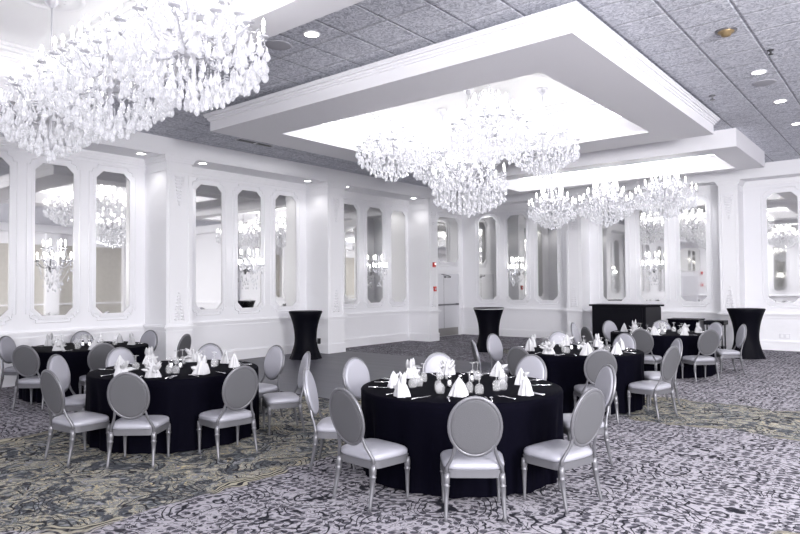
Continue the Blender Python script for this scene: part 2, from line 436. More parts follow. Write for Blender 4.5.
# mirror moulding and glass
def octa(hw, z0, z1, ch):
    return [(-hw + ch, z0), (hw - ch, z0), (hw, z0 + ch), (hw, z1 - ch), (hw - ch, z1), (-hw + ch, z1), (-hw, z1 - ch), (-hw, z0 + ch)]
def notch(hw, z0, z1, c):
    """outer bead with concave stepped corners"""
    pts = []
    for sx, sz, cx, cz in ((-1, -1, -hw, z0), (1, -1, hw, z0), (1, 1, hw, z1), (-1, 1, -hw, z1)):
        seq = [(cx - sx * c, cz), (cx - sx * c, cz - sz * c * .35), (cx - sx * c * .45, cz - sz * c * .55), (cx - sx * c * .35, cz - sz * c), (cx, cz - sz * c)]
        if (sx, sz) in ((-1, -1), (1, 1)): seq = seq[::-1]
        pts += seq
    return pts
def mirror_meshes(hw, z0, z1, ch=.13):
    g = MB(); g.prism(octa(hw + .004, z0, z1, ch), 1, -.012, -.004)
    f = MB()
    f.ringprism(octa(hw, z0, z1, ch), octa(hw + .03, z0 - .03, z1 + .03, ch + .012), 1, -.030, 0)
    f.ringprism(octa(hw + .03, z0 - .03, z1 + .03, ch + .012), octa(hw + .05, z0 - .05, z1 + .05, ch + .02), 1, -.016, 0)
    n = notch(hw + .125, z0 - .125, z1 + .125, .16)
    f.tube([(x, -.006, z) for x, z in n], .014, 4, closed=True, smooth=False)
    for sx in (-1, 1):                       # carved flourishes in the two lower corners
        for k in range(7):
            a = k / 6 * PI * .9
            cx, cz = sx * (hw - .02 + .055 * math.cos(a)), z0 - .03 + .055 * math.sin(a) * .8
            f.ball((cx, -.012, cz), .018 - .0014 * k, 6, 4, sq=(1, .8, 1))
        for k in range(5):
            f.ball((sx * (hw - .10 - .035 * k), -.012, z0 - .06 - .004 * k), .014 - .0018 * k, 6, 4, sq=(1.6, .8, 1))
            f.ball((sx * (hw + .07), -.012, z0 + .06 + .035 * k), .014 - .0018 * k, 6, 4, sq=(1, .8, 1.6))
    return g.mesh('mirror_glass', MIRROR), f.mesh('frame', WHITE2)
MG, MF = mirror_meshes(MW, MZ0, MZ1)
for q in (MG, MF): fixn(q)
def place_mirror(side, a, label, g, mg=MG, mf=MF):
    if side == 'L': loc, rz = (XW, a, 0), PI / 2
    else: loc, rz = (a, YB, 0), 0
    t = thing('wall_mirror', label, 'mirror', loc, rz, g)
    link('mirror_glass', mg, t); link('frame', mf, t)
    return t
LB = ['left wall section nearest the camera', 'middle section of the left wall', 'left wall section nearest the door']
ordn = ['leftmost', 'middle', 'rightmost']
nm = ['cut off by the left edge', 'with a crystal sconce on it', 'plain']
for i, y in enumerate(LEFT_M):
    place_mirror('L', y, 'tall clipped-corner mirror, %s of three in the %s' % (ordn[i % 3], LB[i // 3]), 'mirrors on the left wall')
BBN = ['back wall section beside the corner', 'back wall section above the black bar']
for i, x in enumerate(BACK_M[:6]):
    place_mirror('B', x, 'tall clipped-corner mirror, %s of three in the %s' % (ordn[i % 3], BBN[i // 3]), 'mirrors on the back wall')
place_mirror('B', BACK_M[6], 'tall clipped-corner mirror at the far right end of the back wall', 'mirrors on the back wall')
g_, f_ = mirror_meshes(.60, 2.46, 3.95, .16)
place_mirror('L', 17.42, 'wide clipped-corner mirror above the white door', 'mirrors on the left wall', g_, f_)
# more of the same panelling out of view to the left and on the rear wall, seen only in the mirrors
for y in (1.2, .1, -1.0, -3.2, -4.3):
    for me, n in ((MG, 'wall_left'), (MF, 'wall_left')):
        o = link(n, me, None, (XW, y, 0), (0, 0, PI / 2)); o['kind'] = 'structure'
for x in (-8.6, -7.5, -6.4, -3., -1.9, -.8, 3, 4.1):
    for me in (MG, MF):
        o = link('wall_front', me, None, (x, YF, 0), (0, 0, PI)); o['kind'] = 'structure'

# pilasters with carved ornament
def ornament(mb, cx, zc, h, flip=False):
    """low relief drop of leaves around x=cx on the plane y=0 (front is -y)"""
    s = -1 if flip else 1
    n = 9
    for k in range(n):
        t = k / (n - 1); z = zc + s * (h / 2 - h * t)
        w = .11 * (1 - t) ** .8 + .02
        for sx in (-1, 1):
            mb.ball((cx + sx * w * .55, -.008, z), .026 * (1 - .5 * t), 6, 4, sq=(1.7, 1.1, 1))
            mb.tube([(cx, -.004, z - s * .03), (cx + sx * w * .6, -.012, z - s * .005), (cx + sx * w, -.004, z + s * .03)], [.008, .010, .003], 5)
        mb.ball((cx, -.006, z), .018 * (1 - .4 * t), 6, 4, sq=(1, .8, 1.3))
    mb.tube([(cx + .06 * math.cos(a), -.006, zc + s * h * .38 + .075 * math.sin(a)) for a in [2 * PI * q / 14 for q in range(14)]], .009, 5, closed=True)
def pilaster_mesh(w, dep):
    b = MB()
    b.box(-w / 2, w / 2, 0, dep, 0, ZS)
    for d, z0, z1 in ((.025, .80, .83), (.05, .87, .895), (.075, .895, .925), (.03, .925, .95), (.022, 0, .20), (.030, .20, .225), (.014, .225, .25), (.02, 4.0, 4.02), (.03, 4.18, 4.22), (.05, 4.22, 4.26), (.07, 4.26, 4.30)):
        b.box(-w / 2 - d, w / 2 + d, -d, dep, z0, z1)
    # sunk panel bead
    q = w / 2 - .07
    b.tube([(-q, -.002, 1.0), (q, -.002, 1.0), (q, -.002, 3.95), (-q, -.002, 3.95)], .010, 4, closed=True, smooth=False)
    return b
def pil_orn(w):
    b = MB(); ornament(b, 0, 3.62, .55); ornament(b, 0, 1.32, .52, True); return b
k = 10
for (a0, a1) in PIL_L:
    w = a1 - a0
    o = struct('trim_%d' % k, pilaster_mesh(w, XP - XW), WHITE2); o.location = (XP, (a0 + a1) / 2, 0); o.rotation_euler = (0, 0, PI / 2)
    q = pil_orn(w).build('ornament', WHITE2, o); k += 1
for (a0, a1) in PIL_B:
    w = a1 - a0
    o = struct('trim_%d' % k, pilaster_mesh(w, YB - YP), WHITE2); o.location = ((a0 + a1) / 2, YP, 0)
    q = pil_orn(w).build('ornament', WHITE2, o); k += 1

# door in the far bay of the left wall
def door():
    b = MB(); y0, y1, h = 16.3, 18.03, 2.07
    b.box(XW + .001, XW + .03, y0, y1, .01, h)
    o = struct('door_1', b, DOORM)
    b = MB(); b.box(XW, XW + .05, y1, y1 + .09, 0, h + .09); b.box(XW, XW + .05, y0 - .09, y0, 0, h + .09); b.box(XW, XW + .05, y0, y1, h, h + .09); b.box(XW, XW + .07, y0 - .1, y1 + .1, h + .09, h + .13)
    b.build('door_frame', WHITE2, o)
    b = MB(); b.box(XW + .03, XW + .035, y0 + .05, y1 - .05, .02, .27); b.build('kick_plate', KICK, o)
    b = MB(); b.box(XW + .06, XW + .10, y0 + .1, y1 - .08, 1.02, 1.07); b.box(XW + .03, XW + .09, y0 + .1, y0 + .2, 1.01, 1.08); b.box(XW + .03, XW + .09, y1 - .18, y1 - .08, 1.01, 1.08); b.build('push_bar', SILVER, o)
    b = MB(); b.box(XW + .03, XW + .09, 17.2, 17.5, 1.93, 1.99); b.tube([(XW + .09, 17.45, 1.98), (XW + .22, 17.2, 2.0), (XW + .06, 17.0, 2.05)], .012, 4); b.build('door_closer', SILVER, o)
    b = MB(); b.box(XW + .03, XW + .033, 17.16, 17.17, .02, h); b.build('door_gap', DARK, o)
door()

b = MB(); b.box(-11.9, -10.95, YF, YF + .04, 0, 2.07); b.box(-12.0, -10.85, YF, YF + .03, 2.07, 2.15); struct('door_2', b, DOORM)
o = link('wall_front', g_, None, (-11.43, YF, 0), (0, 0, PI)); o['kind'] = 'structure'
b = MB(); b.box(-10.8, -10.68, YF, YF + .05, 2.25, 2.42); b.box(-10.8, -10.68, YF, YF + .05, 1.5, 1.66); struct('trim_20', b, RED)
# fire alarm strobes, outlets
def alarm(y, z, label, small):
    t = thing('fire_alarm', label, 'fire alarm', (XP, y, z))
    b = MB(); b.box(0, .04, -.06, .06, -.075, .075); b.box(.04, .05, -.045, .045, -.06, .06); b.build('housing', RED, t)
    b = MB()
    if small: b.box(.05, .065, -.05, .05, -.02, .012)
    else: b.box(.05, .07, -.03, .03, .0, .045)
    b.build('pull_bar' if small else 'strobe_lens', NAPKIN if small else STEEL, t)
alarm(15.56, 2.31, 'red fire alarm strobe, the upper of two on the pilaster by the door', False)
alarm(15.59, 1.58, 'red fire alarm pull station, the lower of two on the pilaster by the door', True)
t = thing('wall_outlet', 'black socket cover low on the side of a pilaster beside the cocktail table', 'outlet', (-11.72, 11.10, .31))
b = MB(); b.box(-.05, .05, -.02, 0, -.07, .07); b.box(-.012, .02, -.06, -.02, -.03, .03); b.build('cover_plate', DARK, t)
t = thing('wall_outlet', 'white double socket low on the back wall at far right', 'outlet', (-2.62, YB, .36))
b = MB(); b.box(-.12, .12, -.012, 0, -.06, .06); b.build('cover_plate', CUP, t)
for dx in (-.06, .06):
    b = MB(); b.box(dx - .03, dx + .03, -.016, -.011, -.04, .04); b.build('socket', SOFFIT, t)

# ------------------------------------------------------------------ recessed lights and ceiling fittings
def downlight(x, y, z, label, power, g, spot=True):
    t = thing('recessed_downlight', label, 'ceiling light', (x, y, z), 0, g)
    b = MB(); b.lathe([(.105, 0), (.105, -.008), (.085, -.010), (.082, 0)], 20, cap=False); b.build('trim_ring', WHITE2, t)
    b = MB(); b.lathe([(.083, -.006), (.06, -.009), (.0005, -.010)], 20, cap=False); b.build('lens', LAMPM, t)
    l = bpy.data.lights.new('downlight_lamp', 'SPOT'); l.energy = power; l.spot_size = math.radians(118); l.spot_blend = .6; l.shadow_soft_size = .06; l.color = (1, .98, .97)
    link('lamp', l, t, (0, 0, -.03))
dl = [(-11.66, 6.33, 'left of the second pilaster'), (-11.62, 7.67, 'right of the second pilaster'), (-11.67, 10.68, 'left of the third pilaster'), (-11.62, 11.98, 'right of the third pilaster'), (-11.64, 14.9, 'left of the door pilaster'), (-11.62, 16.6, 'above the white door')]
for x, y, s in dl: downlight(x, y, ZS, 'small round downlight in the left wall soffit, ' + s, 9, 'downlights in the left soffit')
for x, y in ((-11.18, 17.98), (-9.0, 17.98), (-6.89, 17.98), (-4.72, 17.98)):
    l = bpy.data.lights.new('soffit_lamp', 'SPOT'); l.energy = 14; l.spot_size = math.radians(118); l.spot_blend = .6; l.shadow_soft_size = .06
    link('soffit_lamp', l, None, (x, y, ZS - .03))
downlight(-5.44, 5.05, ZC, 'round downlight in grey tiles between the two left coffers', 60, 'downlights in the tile ceiling')
for (x, y), s in zip(((-1.67, 10.02), (-1.68, 11.86), (-1.685, 13.75)), ('nearest of the row of three right of the coffers', 'middle of the row of three right of the coffers', 'farthest of the row of three right of the coffers')):
    downlight(x, y, ZC, 'round downlight in grey tiles, ' + s, 60, 'downlights in the tile ceiling')
t = thing('smoke_detector', 'brown domed detector on the grey tile ceiling', 'detector', (-1.68, 8.12, ZC))
b = MB(); b.lathe([(.09, 0), (.09, -.02), (.06, -.035), (.05, -.06), (.02, -.07)], 16); b.build('dome', BRASS, t)
b = MB(); b.lathe([(.12, 0), (.115, -.012)], 16); b.build('base_ring', SILVER, t)
t = thing('sprinkler_head', 'small black sprinkler head on the grey tile ceiling', 'sprinkler', (-1.39, 9.16, ZC))
b = MB(); b.lathe([(.04, 0), (.035, -.01), (.012, -.015), (.012, -.05), (.035, -.055), (.035, -.06)], 10); b.build('head', DARK, t)
for x, y, s in ((-1.70, 10.6, 'beside the row of downlights at right'), (-6.0, 5.02, 'beside the downlight between the left coffers')):
    t = thing('ceiling_speaker', 'round grey ceiling speaker grille ' + s, 'speaker', (x, y, ZC))
    b = MB(); b.lathe([(.16, 0), (.16, -.006), (.14, -.010), (.0005, -.010)], 24, cap=False); b.build('grille', GRILLE, t)
t = thing('sprinkler_head', 'silver sprinkler head beside the right edge of the large coffer', 'sprinkler', (-2.45, 10.8, ZC))
b = MB(); b.lathe([(.05, 0), (.045, -.012), (.014, -.016), (.014, -.06), (.04, -.065), (.04, -.072)], 10); b.build('head', SILVER, t)
t = thing('air_vent', 'slotted dark air vent in the ceiling near the left soffit', 'vent', (-10.48, 8.15, ZC))
b = MB(); b.box(-.08, .08, -.45, .45, -.012, 0); b.build('vent_frame', SOFFIT, t)
b = MB(); b.box(-.055, -.01, -.42, -.02, -.016, -.011); b.box(.015, .055, -.42, -.02, -.016, -.011); b.box(-.055, .055, .05, .42, -.015, -.0115); b.build('slot', DARK, t)

# ------------------------------------------------------------------ chandeliers
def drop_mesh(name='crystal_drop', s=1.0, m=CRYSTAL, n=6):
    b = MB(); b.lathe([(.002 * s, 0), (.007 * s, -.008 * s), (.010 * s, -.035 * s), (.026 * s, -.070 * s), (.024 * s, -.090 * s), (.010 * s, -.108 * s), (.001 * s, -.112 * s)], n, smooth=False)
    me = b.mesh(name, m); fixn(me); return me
DROP_V = [(.002, 0), (.010, -.03), (.024, -.066), (.022, -.086), (.001, -.105)]
def add_drop(mb, p, s, n=5, long_=1.0):
    mb.lathe([(r * s, z * s * long_) for r, z in DROP_V], n, p, smooth=False, cap=False)
def add_bead(mb, p, r):
    v = [(p[0] + r, p[1], p[2]), (p[0], p[1] + r, p[2]), (p[0] - r, p[1], p[2]), (p[0], p[1] - r, p[2]), (p[0], p[1], p[2] + r), (p[0], p[1], p[2] - r)]
    mb.add(v, [(0, 1, 4), (1, 2, 4), (2, 3, 4), (3, 0, 4), (1, 0, 5), (2, 1, 5), (3, 2, 5), (0, 3, 5)])
def strand(mb, p, q, sag, r=.008, step=.022):
    p, q = Vector(p), Vector(q); n = max(3, int((p - q).length / step))
    for i in range(n + 1):
        t = i / n; c = p.lerp(q, t); c.z -= sag * 4 * t * (1 - t); add_bead(mb, c, r)
def arm_mesh(r0, r1, zlow, zend):
    """S-curved arm starting at hub radius r0 z=0, dipping and rising to (r1, zend)"""
    b = MB(); pts = []
    for i in range(11):
        t = i / 10; r = r0 + (r1 - r0) * t
        z = zlow * math.sin(PI * min(1, t * 1.25)) * .9 + zend * t * t * t
        pts.append((r, 0, z))
    pts.append((r1 + .004, 0, zend + .02))
    b.tube(pts, .0085, 5)
    # cup and drip pan
    b.lathe([(.008, .0), (.046, .012), (.05, .02), (.012, .022), (.014, .05), (.016, .055)], 10, (r1, 0, zend + .01))
    return b
def candle_mesh():
    b = MB(); b.lathe([(.011, 0), (.011, .05), (.006, .052), (.017, .075), (.015, .095), (.002, .125)], 8); return b.mesh('candle_bulb', BULB)
CAN = candle_mesh(); fixn(CAN)
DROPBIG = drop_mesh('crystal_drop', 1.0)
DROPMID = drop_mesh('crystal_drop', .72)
def chandelier(label, group, loc, D=1.3, body=1.12, roof=5.08, fringe=False, lamp=120, seed=1, ds=1.0):
    """loc z = bottom tip of the crystals"""
    rnd = random.Random(seed)
    s = D / 1.3; H = body
    t = thing('crystal_chandelier', label, 'chandelier', loc, rnd.uniform(0, 1), group)
    zl = H * .44; zu = H * .70; zt = H * .97         # lower tier hub, upper tier hub, top crown
    r = roof - loc[2]
    b = MB(); b.tube([(0, 0, zt), (0, 0, r - .05)], .008, 6); b.build('rod', CHROME, t)
    b = MB(); b.lathe([(.02, r - .12), (.07, r - .06), (.09, r - .01), (.09, r)], 16); b.build('canopy', CHROME, t)
    b = MB()
    b.lathe([(.012, .06), (.03, .09), (.05, .13), (.02, .16), (.018, zl - .06), (.10, zl - .05), (.12, zl - .01), (.03, zl + .02), (.02, zl + .10), (.045, zl + .15), (.02, zl + .2),
             (.018, zu - .04), (.075, zu - .03), (.085, zu), (.02, zu + .02), (.035, zu + .1), (.015, zu + .14), (.012, zt - .04), (.06, zt - .02), (.065, zt), (.01, zt + .03)], 12)
    b.build('hub', CUP, t)
    tiers = ((12, .08, .60 * s, zl, -.10, .10), (10, .07, .42 * s, zl + .14, -.06, .12), (8, .05, .27 * s, zu + .02, -.05, .10))
    for n, r0, r1, z, lo, ze in tiers:
        am = arm_mesh(r0, r1, lo, ze).mesh('arm', CHROME); fixn(am)
        for i in range(n):
            a = 2 * PI * (i + (.5 if n == 10 else 0)) / n
            o = link('arm', am, t, (0, 0, z), (0, 0, a))
            link('candle', CAN, o, (r1, 0, ze + .065))
    # large drops hung on the outside, each a piece of its own
    big = DROPBIG
    k = 0
    for n, rr, z, dz in ((22, .625, zl + .03, -.0), (20, .60, zl - .09, -.02), (16, .45, zl + .10, 0), (10, .30, zu + .02, 0)):
        for i in range(n):
            a = 2 * PI * (i + .5 * (k % 2)) / n + rnd.uniform(-.05, .05)
            q = rr * s + rnd.uniform(-.015, .015)
            link('crystal_drop', big if k < 2 else DROPMID, t, (q * math.cos(a), q * math.sin(a), z + rnd.uniform(-.03, .02)), (rnd.uniform(-.05, .05), rnd.uniform(-.05, .05), rnd.uniform(0, 3)), (ds, ds, ds * rnd.uniform(.9, 1.12)))
        k += 1
    # curtain of bead strands and small drops (nobody could count these)
    b = MB()
    N = 30
    for i in range(N):
        a = 2 * PI * i / N
        ca, sa = math.cos(a), math.sin(a)
        if i % 2 == 0: strand(b, (.065 * ca, .065 * sa, zt), (.30 * s * ca, .30 * s * sa, zu + .08), .05, .007)
        strand(b, (.28 * s * ca, .28 * s * sa, zu + .06), (.45 * s * ca, .45 * s * sa, zl + .26), .05, .007)
        strand(b, (.44 * s * ca, .44 * s * sa, zl + .2), (.62 * s * ca, .62 * s * sa, zl + .12), .05, .007)
        a2 = 2 * PI * (i + 1) / N
        strand(b, (.61 * s * ca, .61 * s * sa, zl + .12), (.61 * s * math.cos(a2), .61 * s * math.sin(a2), zl + .12), .05, .007)
    # tapering skirt of pendants: rings from the rim inward and downward
    rings = ((.60, .40, 36), (.53, .33, 32), (.45, .27, 28), (.37, .215, 24), (.29, .165, 18), (.21, .125, 14), (.12, .09, 9), (.03, .05, 3)) if not fringe else \
            ((.58, .26, 40), (.51, .21, 36), (.43, .18, 30), (.35, .15, 26), (.27, .13, 20), (.18, .11, 14), (.09, .08, 8), (.01, .04, 2))
    for rr, zz, n in rings:
        for i in range(n):
            a = 2 * PI * (i + rnd.random() * .6) / n; q = rr * s * rnd.uniform(.96, 1.04)
            x, y = q * math.cos(a), q * math.sin(a); zb = zz * H / 1.12 + rnd.uniform(-.02, .03)
            ztop = zl - .06 + (.0 if not fringe else .10)
            z = zb + .02
            cnt = 0
            while z < ztop and cnt < (6 if not fringe else 14):
                add_bead(b, (x, y, z + .01), .008); z += .024; cnt += 1
            add_drop(b, (x, y, zb + .012), ds * rnd.uniform(.66, .9))
    # inner sparkle: drops hanging through the body
    for i in range(170):
        a = rnd.uniform(0, 2 * PI); zz = rnd.uniform(.30, .88)
        rm = (.60 - (zz - .45) * .75 if zz > .45 else .58) * s
        q = rm * math.sqrt(rnd.uniform(.25, 1.0))
        add_drop(b, (q * math.cos(a), q * math.sin(a), zz * H), ds * rnd.uniform(.6, .95))
    add_drop(b, (0, 0, .11), 1.1, 8)
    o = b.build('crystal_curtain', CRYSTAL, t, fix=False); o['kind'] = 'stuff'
    # small scroll spray on top
    b = MB()
    for i in range(6):
        a = 2 * PI * i / 6; pts = []
        for j in range(9):
            u = j / 8; q = .03 + .16 * u; z = zt + .10 * math.sin(u * PI * .95) - .04 * u
            pts.append((q * math.cos(a), q * math.sin(a), z))
        b.tube(pts, .006, 4); add_drop(b, pts[-1], .8)
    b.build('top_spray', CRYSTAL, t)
    l = bpy.data.lights.new('chandelier_lamp', 'POINT'); l.energy = lamp; l.shadow_soft_size = .05 * s; l.color = (1, .985, .98)
    link('lamp', l, t, (0, 0, zu + .05 * H))
    return t
G = 'crystal chandeliers under the ceiling coffers'
CH = [
 ('crystal chandelier at upper left of the photo, nearest the camera, its drops before grey tiles', (-4.74, 3.04, 3.21), 1.27, 1.15, False, 0),
 ('crystal chandelier in the near coffer, middle of its overlapping row of three', (-6.22, 3.04, 3.20), 1.29, 1.17, False, 0),
 ('crystal chandelier at the left edge under a plaster rose, farthest left of all', (-7.75, 3.10, 3.22), 1.32, 1.17, False, 0),
 ('crystal chandelier under the large coffer, leftmost of its cluster', (-7.02, 8.37, 3.50), 1.22, 1.06, False, 0),
 ('crystal chandelier under the large coffer, highest one at centre of its cluster', (-4.96, 8.23, 3.50), 1.22, 1.08, False, 0),
 ('large low crystal chandelier with a long straight bead fringe in the middle of the cluster', (-5.93, 9.14, 2.86), 1.34, 1.32, True, 0),
 ('crystal chandelier under the large coffer, rightmost of its cluster', (-4.97, 10.00, 3.55), 1.26, 1.10, False, 0),
 ('crystal chandelier under the large coffer, mostly hidden behind the low fringed one', (-7.05, 9.95, 3.52), 1.22, 1.08, False, 0),
 ('crystal chandelier below the far coffer, left one of three in a row', (-7.03, 14.6, 3.06), 1.22, 1.05, False, 0),
 ('crystal chandelier below the far coffer, middle one of three in a row', (-5.67, 14.6, 3.05), 1.28, 1.05, False, 0),
 ('crystal chandelier below the far coffer, right one of three in a row', (-4.31, 14.6, 3.11), 1.34, 1.05, False, 0),
]
for i, (lab, loc, D, H, fr, _) in enumerate(CH):
    chandelier(lab, G, loc, D, H, 5.08, fr, 5.5 if i < 3 else 8 if i < 8 else 12, i + 3, 1.3 if i < 3 else 1.0)
# plaster ceiling roses in the near coffer
for x, s in ((-7.75, 'above the leftmost chandelier'), (-6.22, 'above the middle near chandelier'), (-4.72, 'above the nearest chandelier')):
    b = MB(); b.lathe([(.38, 0), (.37, -.015), (.33, -.02), (.32, -.012), (.24, -.014), (.22, -.028), (.13, -.03), (.11, -.045), (.0005, -.05)], 32, cap=False)
    for k_ in range(12):
        a = 2 * PI * k_ / 12
        b.ball((.18 * math.cos(a), .18 * math.sin(a), -.018), .03, 6, 4, sq=(1.2, 1.2, .5))
    o = b.build('ceiling_rose', ROSE); o.location = (x, 3.07, 5.08); tag(o, 'round moulded plaster ceiling rose ' + s, 'ceiling rose', 'plaster ceiling roses')

# ------------------------------------------------------------------ wall sconces on the middle mirrors
SDROP = drop_mesh('crystal_drop', .55)
def sconce(side, a, label):
    loc, rz = ((XW + .035, a, 2.10), PI / 2) if side == 'L' else ((a, YB - .035, 2.10), 0)
    t = thing('crystal_wall_sconce', label, 'wall sconce', loc, rz, 'crystal sconces on the mirrors')
    rnd = random.Random(int(a * 100))
    b = MB(); b.lathe([(.06, 0), (.055, .012), (.02, .02)], 12, M=Matrix.Rotation(PI / 2, 4, 'X')); b.build('backplate', CHROME, t)
    b = MB(); b.tube([(0, -.02, 0), (0, -.10, -.02), (0, -.13, .05), (0, -.13, .42)], .009, 5)
    b.lathe([(.01, -.12), (.03, -.09), (.045, -.04), (.02, 0), (.012, .2), (.03, .23), (.012, .26), (.02, .42), (.004, .47)], 10, (0, -.13, 0)); b.build('stem', CUP, t)
    for n, rr, z, ze in ((5, .23, .0, .06), (3, .13, .24, .05)):
        am = arm_mesh(.02, rr, -.05, ze).mesh('arm', CHROME); fixn(am)
        for i in range(n):
            an = -PI + PI * (i + .0) / (n - 1)
            o = link('arm', am, t, (0, -.13, z), (0, 0, an))
            link('candle', CAN, o, (rr, 0, ze + .065))
            link('crystal_drop', SDROP, t, (rr * math.cos(an), -.13 + rr * math.sin(an) * .9, z + ze), (0, 0, 0))
    b = MB()
    for i in range(46):
        an = rnd.uniform(-PI, 0); zz = rnd.uniform(-.42, .30); rm = .24 * (1 - abs(zz + .05) / .5) + .02
        q = rm * math.sqrt(rnd.random())
        add_drop(b, (q * math.cos(an), -.13 + q * math.sin(an) * .8, zz), rnd.uniform(.45, .75))
    for i in range(9):
        an = -PI + PI * i / 8
        strand(b, (.02 * math.cos(an), -.13, .42), (.13 * math.cos(an), -.13 + .13 * math.sin(an), .30), .02, .006)
        strand(b, (.13 * math.cos(an), -.13 + .13 * math.sin(an), .26), (.23 * math.cos(an), -.13 + .23 * math.sin(an) * .9, .07), .03, .006)
        strand(b, (.22 * math.cos(an), -.13 + .22 * math.sin(an) * .9, 0), (.02 * math.cos(an), -.13, -.36), .02, .006)
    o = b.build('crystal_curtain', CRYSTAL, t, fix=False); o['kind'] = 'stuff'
    l = bpy.data.lights.new('sconce_lamp', 'POINT'); l.energy = 1.2; l.shadow_soft_size = .04
    link('lamp', l, t, (0, -.3, .2))
sconce('L', 4.95, 'crystal candle sconce on the mirror at the far left of the photo')
sconce('L', 9.30, 'crystal candle sconce on the middle mirror of the left wall')
sconce('L', 13.75, 'crystal candle sconce on the left wall mirror right of the cocktail table')
sconce('B', -10.07, 'crystal candle sconce on the back wall mirror nearest the corner')
sconce('B', -5.80, 'crystal candle sconce on the back wall mirror above the black bar')

# ------------------------------------------------------------------ tables, cloths
TAB = dict(T1=(-3.351, 4.981), T2=(-6.68, 4.057), T3=(-10.397, 4.723), T4=(-3.84, 8.632), T5=(-3.85, 12.63))
TN = dict(T1='nearest round table', T2='round table at left', T3='far left round table', T4='round table behind the nearest one', T5='farthest right round table')
TS = dict(T1='front table', T2='left table', T3='far left table', T4='right middle table', T5='far right table')
TR, TZ = .925, .75
def cloth_mesh(seed):
    rnd = random.Random(seed); ph = [rnd.uniform(0, 6.28) for _ in range(6)]
    N = 168; rings = [(.001, 0), (.3, 0), (.6, 0), (TR - .02, 0), (TR, -.006), (TR + .008, -.02), (TR + .006, -.08), (TR - .002, -.18), (TR - .005, -.32), (TR - .01, -.48), (TR - .012, -.62), (TR - .012, -.738)]
    v = []; f = []
    for j, (r, z) in enumerate(rings):
        for i in range(N):
            a = 2 * PI * i / N
            dep = max(0, -z) / .74
            fold = (.015 * math.sin(17 * a + ph[0]) + .012 * math.sin(29 * a + ph[1] + .8 * dep) + .009 * math.sin(9 * a + ph[2])) * min(1, dep * 1.6)
            rr = r + fold
            v.append((rr * math.cos(a), rr * math.sin(a), TZ + .004 + z + (.002 * math.sin(5 * a + ph[3]) if -z < .001 and r > .5 else 0)))
    for j in range(len(rings) - 1):
        for i in range(N):
            k_ = (i + 1) % N; f.append((j * N + i, j * N + k_, (j + 1) * N + k_, (j + 1) * N + i))
    f.append(tuple(range(N)))
    b = MB(); b.add(v, f, True); return b
def leg_t(b, x, y, z1=.72):
    b.tube([(x, y, 0), (x, y, z1)], .018, 8)
for i, (kk, (x, y)) in enumerate(TAB.items()):
    t = thing('banquet_table', 'round banquet table hidden under black cloth, the %s' % TN[kk], 'table', (x, y, 0), 0, 'round banquet tables')
    b = MB(); b.lathe([(TR - .03, TZ - .03), (TR - .012, TZ - .025), (TR - .012, TZ - .004), (TR - .03, TZ - .001)], 48); b.build('tabletop', BACKM, t)
    for sx, sy in ((1, 1), (1, -1), (-1, 1), (-1, -1)):
        b = MB(); leg_t(b, sx * .45, sy * .45); b.build('leg', SILVER, t)
    c = cloth_mesh(i + 1).build('tablecloth', CLOTH); c.location = (x, y, 0)
    tag(c, 'floor-length black cloth over the %s' % TN[kk], 'tablecloth', 'black round tablecloths')

